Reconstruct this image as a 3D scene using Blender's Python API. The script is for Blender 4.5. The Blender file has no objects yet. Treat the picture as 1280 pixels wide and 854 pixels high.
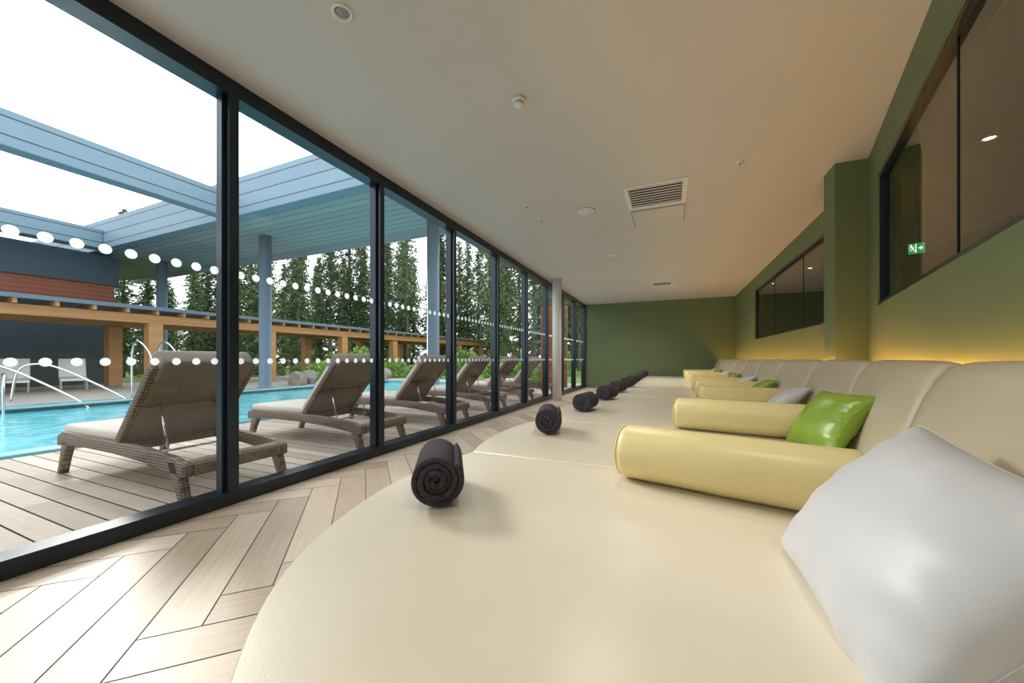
import bpy, bmesh, math, random
from mathutils import Vector, Matrix
random.seed(7)
S=bpy.context.scene
COL=S.collection
# ------------------------------------------------------------------ materials
def newmat(name):
    m=bpy.data.materials.new(name); m.use_nodes=True
    nt=m.node_tree; b=nt.nodes["Principled BSDF"]
    return m,nt,b
def rgba(c): return (c[0],c[1],c[2],1.0)
def mat(name,col,rough=.6,metal=0,var=.0,scale=8,bump=0,bscale=60,emit=None,es=1,stretch=None,rand=0,spec=None,coat=0):
    m,nt,b=newmat(name)
    b.inputs["Base Color"].default_value=rgba(col)
    b.inputs["Roughness"].default_value=rough
    b.inputs["Metallic"].default_value=metal
    if spec is not None: b.inputs["Specular IOR Level"].default_value=spec
    if coat: b.inputs["Coat Weight"].default_value=coat; b.inputs["Coat Roughness"].default_value=.25
    tc=nt.nodes.new("ShaderNodeTexCoord")
    vec=tc.outputs["Object"]
    if stretch:
        mp=nt.nodes.new("ShaderNodeMapping"); mp.inputs["Scale"].default_value=stretch
        nt.links.new(vec,mp.inputs["Vector"]); vec=mp.outputs["Vector"]
    if var>0 or rand>0:
        n=nt.nodes.new("ShaderNodeTexNoise"); n.inputs["Scale"].default_value=scale; n.inputs["Detail"].default_value=5
        nt.links.new(vec,n.inputs["Vector"])
        mr=nt.nodes.new("ShaderNodeMapRange"); mr.inputs["From Min"].default_value=.25; mr.inputs["From Max"].default_value=.75
        mr.inputs["To Min"].default_value=1-var; mr.inputs["To Max"].default_value=1+var
        nt.links.new(n.outputs["Fac"],mr.inputs["Value"])
        hs=nt.nodes.new("ShaderNodeHueSaturation"); hs.inputs["Color"].default_value=rgba(col)
        val=mr.outputs["Result"]
        if rand>0:
            oi=nt.nodes.new("ShaderNodeObjectInfo")
            r2=nt.nodes.new("ShaderNodeMapRange"); r2.inputs["To Min"].default_value=1-rand; r2.inputs["To Max"].default_value=1+rand
            nt.links.new(oi.outputs["Random"],r2.inputs["Value"])
            mm=nt.nodes.new("ShaderNodeMath"); mm.operation='MULTIPLY'
            nt.links.new(val,mm.inputs[0]); nt.links.new(r2.outputs["Result"],mm.inputs[1]); val=mm.outputs[0]
        nt.links.new(val,hs.inputs["Value"])
        nt.links.new(hs.outputs["Color"],b.inputs["Base Color"])
    if bump>0:
        n2=nt.nodes.new("ShaderNodeTexNoise"); n2.inputs["Scale"].default_value=bscale; n2.inputs["Detail"].default_value=4
        nt.links.new(vec,n2.inputs["Vector"])
        bp=nt.nodes.new("ShaderNodeBump"); bp.inputs["Strength"].default_value=bump; bp.inputs["Distance"].default_value=.01
        nt.links.new(n2.outputs["Fac"],bp.inputs["Height"]); nt.links.new(bp.outputs["Normal"],b.inputs["Normal"])
    if emit:
        b.inputs["Emission Color"].default_value=rgba(emit); b.inputs["Emission Strength"].default_value=es
    return m
def plankmat(name,col,col2,rough,grain=(3,60),bump=.15):
    """board material : per-board tone from the 'tone' attribute, grain along board UV"""
    m,nt,b=newmat(name)
    at=nt.nodes.new("ShaderNodeAttribute"); at.attribute_name="tone"
    uv=nt.nodes.new("ShaderNodeUVMap"); uv.uv_map="UVMap"
    mp=nt.nodes.new("ShaderNodeMapping"); mp.inputs["Scale"].default_value=(grain[0],grain[1],1)
    nt.links.new(uv.outputs["UV"],mp.inputs["Vector"])
    n=nt.nodes.new("ShaderNodeTexNoise"); n.inputs["Scale"].default_value=1; n.inputs["Detail"].default_value=6; n.inputs["Distortion"].default_value=.4
    nt.links.new(mp.outputs["Vector"],n.inputs["Vector"])
    ad=nt.nodes.new("ShaderNodeMath"); ad.operation='MULTIPLY_ADD'; ad.inputs[1].default_value=.55
    nt.links.new(at.outputs["Fac"],ad.inputs[0])
    sc=nt.nodes.new("ShaderNodeMath"); sc.operation='MULTIPLY'; sc.inputs[1].default_value=.5
    nt.links.new(n.outputs["Fac"],sc.inputs[0]); nt.links.new(sc.outputs[0],ad.inputs[2])
    mx=nt.nodes.new("ShaderNodeMix"); mx.data_type='RGBA'
    mx.inputs["A"].default_value=rgba(col); mx.inputs["B"].default_value=rgba(col2)
    nt.links.new(ad.outputs[0],mx.inputs["Factor"])
    nt.links.new(mx.outputs["Result"],b.inputs["Base Color"])
    b.inputs["Roughness"].default_value=rough
    bp=nt.nodes.new("ShaderNodeBump"); bp.inputs["Strength"].default_value=bump; bp.inputs["Distance"].default_value=.004
    nt.links.new(n.outputs["Fac"],bp.inputs["Height"]); nt.links.new(bp.outputs["Normal"],b.inputs["Normal"])
    return m
def glassmat(name,tint,r0=.06,mult=1.0):
    m=bpy.data.materials.new(name); m.use_nodes=True; nt=m.node_tree
    for n in list(nt.nodes): nt.nodes.remove(n)
    o=nt.nodes.new("ShaderNodeOutputMaterial"); t=nt.nodes.new("ShaderNodeBsdfTransparent"); t.inputs["Color"].default_value=rgba(tint)
    g=nt.nodes.new("ShaderNodeBsdfGlossy"); g.inputs["Roughness"].default_value=.005; g.inputs["Color"].default_value=(.92,.96,1,1)
    f=nt.nodes.new("ShaderNodeLayerWeight"); f.inputs["Blend"].default_value=.5
    pw=nt.nodes.new("ShaderNodeMath"); pw.operation='POWER'; pw.inputs[1].default_value=5
    mu=nt.nodes.new("ShaderNodeMath"); mu.operation='MULTIPLY_ADD'; mu.inputs[1].default_value=mult; mu.inputs[2].default_value=r0; mu.use_clamp=True
    x=nt.nodes.new("ShaderNodeMixShader")
    nt.links.new(f.outputs["Facing"],pw.inputs[0]); nt.links.new(pw.outputs[0],mu.inputs[0])
    nt.links.new(mu.outputs[0],x.inputs[0]); nt.links.new(t.outputs[0],x.inputs[1]); nt.links.new(g.outputs[0],x.inputs[2])
    nt.links.new(x.outputs[0],o.inputs["Surface"])
    return m
def filmmat(name):
    m=bpy.data.materials.new(name); m.use_nodes=True; nt=m.node_tree
    for n in list(nt.nodes): nt.nodes.remove(n)
    o=nt.nodes.new("ShaderNodeOutputMaterial"); d=nt.nodes.new("ShaderNodeBsdfDiffuse"); t=nt.nodes.new("ShaderNodeBsdfTranslucent"); x=nt.nodes.new("ShaderNodeMixShader")
    n=nt.nodes.new("ShaderNodeTexNoise"); n.inputs["Scale"].default_value=3
    r=nt.nodes.new("ShaderNodeMix"); r.data_type='RGBA'; r.inputs["A"].default_value=(.9,.93,.94,1); r.inputs["B"].default_value=(.95,.96,.96,1)
    nt.links.new(n.outputs["Fac"],r.inputs["Factor"]); nt.links.new(r.outputs["Result"],d.inputs["Color"]); nt.links.new(r.outputs["Result"],t.inputs["Color"])
    x.inputs[0].default_value=.62
    nt.links.new(d.outputs[0],x.inputs[1]); nt.links.new(t.outputs[0],x.inputs[2]); nt.links.new(x.outputs[0],o.inputs["Surface"])
    return m
def wickermat(name,c1,c2,sc=15):
    m,nt,b=newmat(name)
    tc=nt.nodes.new("ShaderNodeTexCoord")
    ws=[]
    for ax_ in 'XYZ':
        w=nt.nodes.new("ShaderNodeTexWave"); w.wave_type='BANDS'; w.bands_direction=ax_; w.inputs["Scale"].default_value=sc; w.inputs["Distortion"].default_value=.6
        nt.links.new(tc.outputs["Object"],w.inputs["Vector"]); ws.append(w)
    a=nt.nodes.new("ShaderNodeMath"); a.operation='ADD'; nt.links.new(ws[0].outputs["Fac"],a.inputs[0]); nt.links.new(ws[1].outputs["Fac"],a.inputs[1])
    a2=nt.nodes.new("ShaderNodeMath"); a2.operation='ADD'; nt.links.new(a.outputs[0],a2.inputs[0]); nt.links.new(ws[2].outputs["Fac"],a2.inputs[1])
    d=nt.nodes.new("ShaderNodeMapRange"); d.inputs["From Min"].default_value=.6; d.inputs["From Max"].default_value=2.3; nt.links.new(a2.outputs[0],d.inputs["Value"])
    mx=nt.nodes.new("ShaderNodeMix"); mx.data_type='RGBA'; mx.inputs["A"].default_value=rgba(c1); mx.inputs["B"].default_value=rgba(c2)
    nt.links.new(d.outputs[0],mx.inputs["Factor"]); nt.links.new(mx.outputs["Result"],b.inputs["Base Color"])
    b.inputs["Roughness"].default_value=.6
    bp=nt.nodes.new("ShaderNodeBump"); bp.inputs["Strength"].default_value=.7; bp.inputs["Distance"].default_value=.006
    nt.links.new(d.outputs[0],bp.inputs["Height"]); nt.links.new(bp.outputs["Normal"],b.inputs["Normal"])
    return m
def poolmat():
    m,nt,b=newmat("pool_water")
    b.inputs["Roughness"].default_value=.06
    tc=nt.nodes.new("ShaderNodeTexCoord")
    n=nt.nodes.new("ShaderNodeTexNoise"); n.inputs["Scale"].default_value=2.6; n.inputs["Detail"].default_value=5; n.inputs["Distortion"].default_value=1.0
    nt.links.new(tc.outputs["Object"],n.inputs["Vector"])
    mr=nt.nodes.new("ShaderNodeMapRange"); mr.inputs["From Min"].default_value=.35; mr.inputs["From Max"].default_value=.65; nt.links.new(n.outputs["Fac"],mr.inputs["Value"])
    cr=nt.nodes.new("ShaderNodeMix"); cr.data_type='RGBA'; cr.inputs["A"].default_value=(.09,.50,.58,1); cr.inputs["B"].default_value=(.26,.76,.82,1)
    nt.links.new(mr.outputs["Result"],cr.inputs["Factor"]); nt.links.new(cr.outputs["Result"],b.inputs["Base Color"])
    bp=nt.nodes.new("ShaderNodeBump"); bp.inputs["Strength"].default_value=.35; bp.inputs["Distance"].default_value=.05
    nt.links.new(n.outputs["Fac"],bp.inputs["Height"]); nt.links.new(bp.outputs["Normal"],b.inputs["Normal"])
    return m
def tilemat(name,c1,c2,mortar,sx=.05):
    m,nt,b=newmat(name)
    tc=nt.nodes.new("ShaderNodeTexCoord")
    br=nt.nodes.new("ShaderNodeTexBrick"); br.offset=0; br.inputs["Scale"].default_value=1
    br.inputs["Brick Width"].default_value=sx; br.inputs["Row Height"].default_value=sx; br.inputs["Mortar Size"].default_value=sx*.06
    br.inputs["Color1"].default_value=rgba(c1); br.inputs["Color2"].default_value=rgba(c2); br.inputs["Mortar"].default_value=rgba(mortar)
    mp=nt.nodes.new("ShaderNodeMapping"); mp.inputs["Rotation"].default_value=(math.radians(90),0,math.radians(90))
    nt.links.new(tc.outputs["Object"],mp.inputs["Vector"]); nt.links.new(mp.outputs["Vector"],br.inputs["Vector"])
    nt.links.new(br.outputs["Color"],b.inputs["Base Color"]); b.inputs["Roughness"].default_value=.25
    return m
def claddingmat(name,c1,c2,period=.15,axis=2):
    m,nt,b=newmat(name)
    tc=nt.nodes.new("ShaderNodeTexCoord"); sp=nt.nodes.new("ShaderNodeSeparateXYZ"); nt.links.new(tc.outputs["Object"],sp.inputs[0])
    d=nt.nodes.new("ShaderNodeMath"); d.operation='DIVIDE'; d.inputs[1].default_value=period; nt.links.new(sp.outputs[axis],d.inputs[0])
    fl=nt.nodes.new("ShaderNodeMath"); fl.operation='FLOOR'; nt.links.new(d.outputs[0],fl.inputs[0])
    fr=nt.nodes.new("ShaderNodeMath"); fr.operation='FRACT'; nt.links.new(d.outputs[0],fr.inputs[0])
    wn=nt.nodes.new("ShaderNodeTexWhiteNoise"); wn.noise_dimensions='1D'; nt.links.new(fl.outputs[0],wn.inputs["W"])
    gr=nt.nodes.new("ShaderNodeMath"); gr.operation='GREATER_THAN'; gr.inputs[1].default_value=.08; nt.links.new(fr.outputs[0],gr.inputs[0])
    mx=nt.nodes.new("ShaderNodeMix"); mx.data_type='RGBA'; mx.inputs["A"].default_value=rgba(c1); mx.inputs["B"].default_value=rgba(c2)
    nt.links.new(wn.outputs["Value"],mx.inputs["Factor"])
    m2=nt.nodes.new("ShaderNodeMix"); m2.data_type='RGBA'; m2.inputs["A"].default_value=(c1[0]*.2,c1[1]*.2,c1[2]*.2,1)
    nt.links.new(gr.outputs[0],m2.inputs["Factor"]); nt.links.new(mx.outputs["Result"],m2.inputs["B"])
    nt.links.new(m2.outputs["Result"],b.inputs["Base Color"]); b.inputs["Roughness"].default_value=.6
    return m

M=dict(
 ceiling=mat("ceiling_paint",(.64,.63,.62),.5,var=.02,scale=1.2),
 green=mat("green_paint",(.155,.205,.100),.6,var=.04,scale=2,bump=.03,bscale=200),
 darkroom=mat("brown_corridor_paint",(.15,.10,.055),.7,var=.08),
 frame=mat("black_aluminium",(.016,.026,.038),.3,metal=.3,var=.05),
 white=mat("white_plastic",(.82,.82,.81),.4,var=.02),
 whitedot=filmmat("white_film_dot"),
 dark=mat("painted_duct_shade",(.05,.05,.05),.8,var=.05),
 grey=mat("grey_metal",(.35,.35,.35),.4,metal=.5,var=.05),
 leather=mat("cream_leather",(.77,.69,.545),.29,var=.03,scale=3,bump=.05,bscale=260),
 leather_shade=mat("cream_leather_painted_shade",(.60,.52,.385),.33,var=.03,scale=3,bump=.06,bscale=260),  # same cream leather, made darker and browner to paint in the backrests' shade
 yellow=mat("yellow_leather",(.87,.73,.35),.33,var=.04,scale=4,bump=.06,bscale=240),
 pgreen=mat("lime_green_leather",(.24,.38,.03),.26,var=.14,scale=7,bump=.12,bscale=90),
 pwhite=mat("white_leather",(.58,.58,.605),.40,var=.03,scale=5,bump=.06,bscale=200),
 plinth=mat("dark_plinth",(.06,.05,.045),.6,var=.1),
 towel=mat("charcoal_terry",(.095,.086,.102),.98,var=.45,scale=90,bump=1.0,bscale=260,spec=.1),
 floor=plankmat("herringbone_wood_tile",(.37,.255,.175),(.77,.61,.46),.38,(3,45)),
 grout=mat("floor_grout",(.17,.14,.115),.8,var=.05),
 deck=plankmat("weathered_deck",(.24,.175,.125),(.52,.42,.33),.7,(2,40),.4),
 wicker=wickermat("brown_wicker",(.030,.017,.010),(.30,.195,.135)),
 wickerback=wickermat("taupe_sling",(.16,.115,.09),(.32,.25,.205),30),
 cushion=mat("beige_canvas",(.50,.44,.37),.85,var=.05,scale=9,bump=.2,bscale=150),
 steel=mat("stainless_steel",(.65,.66,.68),.18,metal=1,var=.03),
 water=poolmat(),
 pooltile=tilemat("pool_mosaic",(.06,.30,.36),(.10,.42,.48),(.35,.5,.52)),
 paving=mat("stone_paving",(.36,.32,.28),.8,var=.12,scale=2,bump=.2,bscale=20),
 grass=mat("grass_ground",(.12,.20,.035),.95,var=.35,scale=1.5,bump=.6,bscale=30),
 bluebeam=claddingmat("blue_grey_fascia",(.16,.23,.29),(.18,.26,.32),.36,2),
 soffit=claddingmat("blue_grey_soffit_boards",(.25,.29,.30),(.32,.355,.36),.30,1),
 bluecol=mat("blue_grey_steel",(.13,.18,.225),.45,var=.05),
 bluewall=mat("slate_blue_render",(.040,.060,.08),.7,var=.1),
 cedar=claddingmat("red_cedar_cladding",(.18,.05,.022),(.30,.09,.038),.16,2),
 timber=mat("orange_timber",(.46,.23,.085),.6,var=.2,scale=2,stretch=(1,.3,6)),
 bark=mat("pine_bark",(.20,.155,.12),.9,var=.3,scale=12,bump=.5,bscale=30),
 birch=mat("birch_bark",(.74,.70,.62),.8,var=.3,scale=9,stretch=(1,1,4)),
 pine=mat("pine_needles",(.085,.135,.048),.8,var=.6,scale=1.6,rand=.5),
 leaf=mat("birch_leaves",(.24,.34,.07),.7,var=.5,scale=2,rand=.3),
 bush=mat("shrub_leaves",(.18,.31,.05),.7,var=.5,scale=4,rand=.5),
 rock=mat("grey_rock",(.25,.22,.19),.9,var=.3,scale=5,bump=.6,bscale=12),
 colwhite=mat("white_column_paint",(.78,.77,.74),.5,var=.02),
 led=mat("warm_led",(1,.6,.2),.5,emit=(1,.48,.12),es=40,var=.02),
 lampglow=mat("lamp_glow",(1,.95,.85),.5,emit=(1,.88,.7),es=12,var=.02),
 signgreen=mat("exit_sign_green",(.0,.35,.15),.5,emit=(.01,.50,.20),es=1.0,var=.02),
 signwhite=mat("exit_sign_white",(.9,.9,.9),.5,emit=(.8,1,.9),es=2.0,var=.02),
 glass=glassmat("window_glass",(.91,.95,.95),.045,.6),
 darkglass=glassmat("internal_glass",(.60,.55,.48),.10,.8),
)
# ------------------------------------------------------------------ mesh helpers
def mesh_from(name,verts,faces,mats,smooth=False,fm=None):
    me=bpy.data.meshes.new(name); me.from_pydata([tuple(v) for v in verts],[],faces)
    for m_ in (mats if isinstance(mats,(list,tuple)) else [mats]): me.materials.append(m_)
    if fm:
        for i,p in enumerate(me.polygons): p.material_index=fm[i]
    if smooth:
        for p in me.polygons: p.use_smooth=True
    me.update()
    return me
def bm_mesh(name,bm,m_,smooth=False):
    bmesh.ops.recalc_face_normals(bm,faces=bm.faces[:])
    me=bpy.data.meshes.new(name); bm.to_mesh(me); bm.free(); me.materials.append(m_)
    if smooth:
        for p in me.polygons: p.use_smooth=True
    return me
def add_box(bm,x0,x1,y0,y1,z0,z1):
    v=[bm.verts.new(p) for p in [(x0,y0,z0),(x1,y0,z0),(x1,y1,z0),(x0,y1,z0),(x0,y0,z1),(x1,y0,z1),(x1,y1,z1),(x0,y1,z1)]]
    for f in [(0,3,2,1),(4,5,6,7),(0,1,5,4),(1,2,6,5),(2,3,7,6),(3,0,4,7)]: bm.faces.new([v[i] for i in f])
def boxes(name,lst,m_,bevel=0,seg=2):
    bm=bmesh.new()
    for b_ in lst: add_box(bm,*b_)
    if bevel: bmesh.ops.bevel(bm,geom=bm.edges[:],offset=bevel,segments=seg,affect='EDGES',profile=.5)
    return bm_mesh(name,bm,m_,smooth=False)
def prism_xz(name,polys,m_,bevel=0,seg=3,smooth=True):
    """polys: list of (list of (x,z), y0,y1)"""
    bm=bmesh.new()
    for poly,y0,y1 in polys:
        a=[bm.verts.new((p[0],y0,p[1])) for p in poly]; b=[bm.verts.new((p[0],y1,p[1])) for p in poly]
        n=len(poly)
        bm.faces.new(a); bm.faces.new(b[::-1])
        for i in range(n): bm.faces.new([a[i],b[i],b[(i+1)%n],a[(i+1)%n]])
    bmesh.ops.recalc_face_normals(bm,faces=bm.faces[:])
    if bevel:
        es=[e for e in bm.edges if len(e.link_faces)==2 and e.calc_face_angle(0)>.5]
        bmesh.ops.bevel(bm,geom=es,offset=bevel,segments=seg,affect='EDGES',profile=.5)
    return bm_mesh(name,bm,m_,smooth)
def tube(name,pts,r,m_,seg=12,closed=False):
    pts=[Vector(p) for p in pts]; V=[];F=[];n=len(pts)
    rs=r if isinstance(r,(list,tuple)) else [r]*n
    up=Vector((0,0,1)); prev=None
    for i,p in enumerate(pts):
        d=(pts[min(i+1,n-1)]-pts[max(i-1,0)]).normalized()
        if prev is None:
            a=d.cross(up)
            if a.length<.01: a=d.cross(Vector((1,0,0)))
        else: a=prev-d*prev.dot(d)
        a.normalize(); prev=a; b=d.cross(a)
        for k in range(seg):
            t=2*math.pi*k/seg; V.append(p+(a*math.cos(t)+b*math.sin(t))*rs[i])
    for i in range(n-1):
        for k in range(seg):
            F.append((i*seg+k,i*seg+(k+1)%seg,(i+1)*seg+(k+1)%seg,(i+1)*seg+k))
    F.append(tuple(range(seg-1,-1,-1))); F.append(tuple((n-1)*seg+k for k in range(seg)))
    return mesh_from(name,V,F,m_,True)
def lathe(name,prof,m_,seg=32,smooth=True):
    V=[];F=[];n=len(prof)
    for r,z in prof:
        for k in range(seg):
            t=2*math.pi*k/seg; V.append((r*math.cos(t),r*math.sin(t),z))
    for i in range(n-1):
        for k in range(seg): F.append((i*seg+k,i*seg+(k+1)%seg,(i+1)*seg+(k+1)%seg,(i+1)*seg+k))
    F.append(tuple(range(seg-1,-1,-1))); F.append(tuple((n-1)*seg+k for k in range(seg)))
    me=mesh_from(name,V,F,m_,smooth)
    bm=bmesh.new(); bm.from_mesh(me); bmesh.ops.remove_doubles(bm,verts=bm.verts[:],dist=1e-5); bmesh.ops.recalc_face_normals(bm,faces=bm.faces[:]); bm.to_mesh(me); bm.free()
    return me
def obj(name,me,loc=(0,0,0),rz=0,parent=None,**props):
    o=bpy.data.objects.new(name,me); COL.objects.link(o)
    o.location=loc; o.rotation_euler=(0,0,rz)
    if parent: o.parent=parent
    for k,v in props.items(): o[k]=v
    return o
def struct(name,me,label,cat,loc=(0,0,0),rz=0):
    return obj(name,me,loc,rz,None,label=label,category=cat,kind="structure")
def thing(name,label,cat,parts,loc=(0,0,0),rz=0,group=None,mtx=None):
    """parts: list of (partname, mesh[, label]) ; returns the Empty"""
    e=bpy.data.objects.new(name,None); e.empty_display_size=.1; COL.objects.link(e)
    e.location=loc; e.rotation_euler=(0,0,rz)
    if mtx is not None: e.matrix_world=mtx
    e["label"]=label; e["category"]=cat
    if group: e["group"]=group
    for p in parts:
        c=bpy.data.objects.new(p[0],p[1]); COL.objects.link(c); c.parent=e
        if len(p)>2 and p[2]: c["label"]=p[2]
    return e
def solo(name,label,cat,me,loc=(0,0,0),rz=0,group=None):
    o=obj(name,me,loc,rz,None,label=label,category=cat)
    if group: o["group"]=group
    return o
def boards(name,quads,m_):
    bm=bmesh.new(); uvl=bm.loops.layers.uv.new("UVMap"); tl=bm.loops.layers.float_color.new("tone")
    for q in quads:
        vs=[bm.verts.new((p[0],p[1],0)) for p in q]
        f=bm.faces.new(vs); L=(Vector(q[1])-Vector(q[0])).length; W=(Vector(q[2])-Vector(q[1])).length
        ou,ov=random.random()*50,random.random()*50; t=random.random()
        for l,c in zip(f.loops,[(0,0),(L,0),(L,W),(0,W)]):
            l[uvl].uv=(c[0]+ou,c[1]+ov); l[tl]=(t,t,t,1)
    return bm
# ------------------------------------------------------------------ room constants
WX=-2.83; ZC=2.92; YF=13.0; YB=-3.0; RX=1.82; CX=4.2
# floor herringbone
W=.19; n=6; g=.003
quads=[]
c45=math.cos(math.radians(45)); 
def rot(p): return (p[0]*c45-p[1]*c45, p[0]*c45+p[1]*c45)
for k in range(-60,110):
    for m_ in range(-12,13):
        ox=(k+2*n*m_)*W; oy=k*W
        for (x0,y0,x1,y1,vert) in ((ox,oy,ox+n*W,oy+W,0),(ox,oy+W,ox+W,oy+(n+1)*W,1)):
            cx,cy=rot(((x0+x1)/2,(y0+y1)/2))
            if not(WX-1<cx<RX+.9 and YB-1<cy<YF+1): continue
            x0+=g;y0+=g;x1-=g;y1-=g
            if vert: q=[(x1,y0),(x1,y1),(x0,y1),(x0,y0)]
            else: q=[(x0,y0),(x1,y0),(x1,y1),(x0,y1)]
            quads.append([rot(p) for p in q])
bm=boards("floor",quads,None)
for co,no in (((WX+.02,0,0),(-1,0,0)),((RX+.1,0,0),(1,0,0)),((0,YB,0),(0,-1,0)),((0,YF,0),(0,1,0))):
    bmesh.ops.bisect_plane(bm,geom=bm.verts[:]+bm.edges[:]+bm.faces[:],plane_co=co,plane_no=no,clear_outer=True)
me=bm_mesh("floor",bm,M["floor"])
me.materials.append(M["grout"])
bm=bmesh.new(); bm.from_mesh(me); n0=len(bm.faces); add_box(bm,WX-.1,CX,YB-.1,YF+.1,-.1,-.003)
bm.faces.ensure_lookup_table()
for f in bm.faces[n0:]: f.material_index=1
for f in bm.faces[:n0]:
    if f.normal.z<0: f.normal_flip()
bm.to_mesh(me); bm.free()
struct("floor",me,"pale herringbone wood-look plank floor","floor")
struct("ceiling",boxes("ceiling",[(WX-.1,CX,YB-.1,YF+.1,ZC,ZC+.12)],M["ceiling"]),"smooth pale grey plaster ceiling","ceiling")
struct("wall_far",boxes("wall_far",[(WX-.05,CX,YF,YF+.12,0,ZC)],M["green"]),"matt olive green end wall","wall")
struct("wall_back",boxes("wall_back",[(WX-.05,CX,YB-.12,YB,0,ZC)],M["green"]),"matt olive green end wall","wall")
struct("wall_corridor",boxes("wall_corridor",[(CX,CX+.1,YB-.1,YF+.1,0,ZC)],M["darkroom"]),"dark brown corridor wall behind internal glass","wall")
# near right angled wall
ax=math.atan2(1,.2394); Lw=(4.57-YB)*1.0283
s=lambda y:(y-YB)*1.0283
wz0,wz1=1.46,2.58
struct("wall_right",boxes("wall_right",[(0,Lw,-.14,0,0,wz0),(0,Lw,-.14,0,wz1,ZC),(0,s(-1),-.14,0,wz0,wz1),(s(4.13),Lw,-.14,0,wz0,wz1)],M["green"]),"angled olive green wall with internal glazing","wall",(.64+.2394*YB,YB,0),ax)
struct("wall_right.001",boxes("wall_right_b",[(RX,RX+.12,4.85,YF,0,1.46),(RX,RX+.12,4.85,YF,2.62,ZC),(RX,RX+.12,4.85,5.2,1.46,2.62),(RX,RX+.12,10.17,YF,1.46,2.62)],M["green"]),"olive green side wall with internal glazing","wall")
struct("wall_column",boxes("wall_column",[(1.48,1.94,4.57,4.85,0,ZC)],M["green"],.004,1),"projecting olive green wall pier","wall")
def pane(x0,x1,y,z0,z1,m_): return mesh_from("pane",[(x0,y,z0),(x1,y,z0),(x1,y,z1),(x0,y,z1)],[(0,1,2,3)],m_)
def internal_window(name,x0,x1,z0,z1,joints,loc,rz,d0):
    fr=[(x0,x1,d0-.1,d0-.01,z0,z0+.03),(x0,x1,d0-.1,d0-.01,z1-.03,z1),(x0,x0+.03,d0-.1,d0-.01,z0,z1),(x1-.03,x1,d0-.1,d0-.01,z0,z1)]
    o=struct(name,boxes(name,fr,M["frame"]),"dark framed internal window in green wall","window",loc,rz)
    obj("glass_pane",pane(x0+.03,x1-.03,d0-.04,z0+.03,z1-.03,M["darkglass"]),parent=o)
    for j in joints:
        obj("glazing_joint",boxes("gj",[(j-.004,j+.004,d0-.045,d0-.035,z0+.03,z1-.03)],M["frame"]),parent=o)
internal_window("window_20",s(-1),s(4.13),wz0,wz1,[s(.8),s(2.49)],(.64+.2394*YB,YB,0),ax,0)
internal_window("window_21",5.2,10.17,1.46,2.62,[6.9,8.6],(RX,0,0),math.pi/2,0)
# ------------------------------------------------------------------ external glazing
MY=[-2.69,-1.27,.15]+[1.57+1.42*i for i in range(9)]   # mullions
i=1
for a,b in zip(MY[:-1],MY[1:]):
    if b>YF: b=YF
    fr=[(WX-.07,WX+.07,a-.03,a+.03,0,ZC),
        (WX-.07,WX+.07,a+.03,b-.03,0,.09),(WX-.07,WX+.07,a+.03,b-.03,ZC-.11,ZC),
        (WX-.03,WX+.03,a+.03,a+.055,.09,ZC-.11),(WX-.03,WX+.03,b-.055,b-.03,.09,ZC-.11)]
    o=struct("window_%d"%i,boxes("wf",fr,M["frame"]),"floor-to-ceiling black aluminium window bay with dotted glass","window")
    obj("glass_pane",mesh_from("gl",[(WX,a+.03,.09),(WX,b-.03,.09),(WX,b-.03,ZC-.11),(WX,a+.03,ZC-.11)],[(0,1,2,3)],M["glass"]),parent=o)
    V=[];F=[]
    nd=13; sp=(b-a-.06)/nd
    for zz,r in ((1.60,.027),(.985,.022)):
        for k in range(nd):
            cy=a+.03+sp*(k+.5); base=len(V)
            for q in range(20):
                t=2*math.pi*q/20; V.append((WX+.0035,cy+r*math.cos(t),zz+r*math.sin(t)))
            F.append(tuple(range(base,base+20)))
    obj("dot_film",mesh_from("dots",V,F,M["whitedot"]),parent=o,label="two rows of round white safety dots")
    i+=1
struct("trim_1",boxes("t1",[(WX-.07,WX+.07,MY[-1]-.03,YF,0,ZC)],M["frame"]),"black aluminium end trim of the glazing","trim")
struct("trim_2",boxes("t2",[(WX-.07,WX+.07,YB,MY[0]-.03,0,ZC)],M["frame"]),"black aluminium end trim of the glazing","trim")
solo("round_column","white painted round structural column beside the glazing","column",lathe("rc",[(.11,0),(.11,ZC)],M["colwhite"],40),(-2.52,8.6,0))
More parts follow.
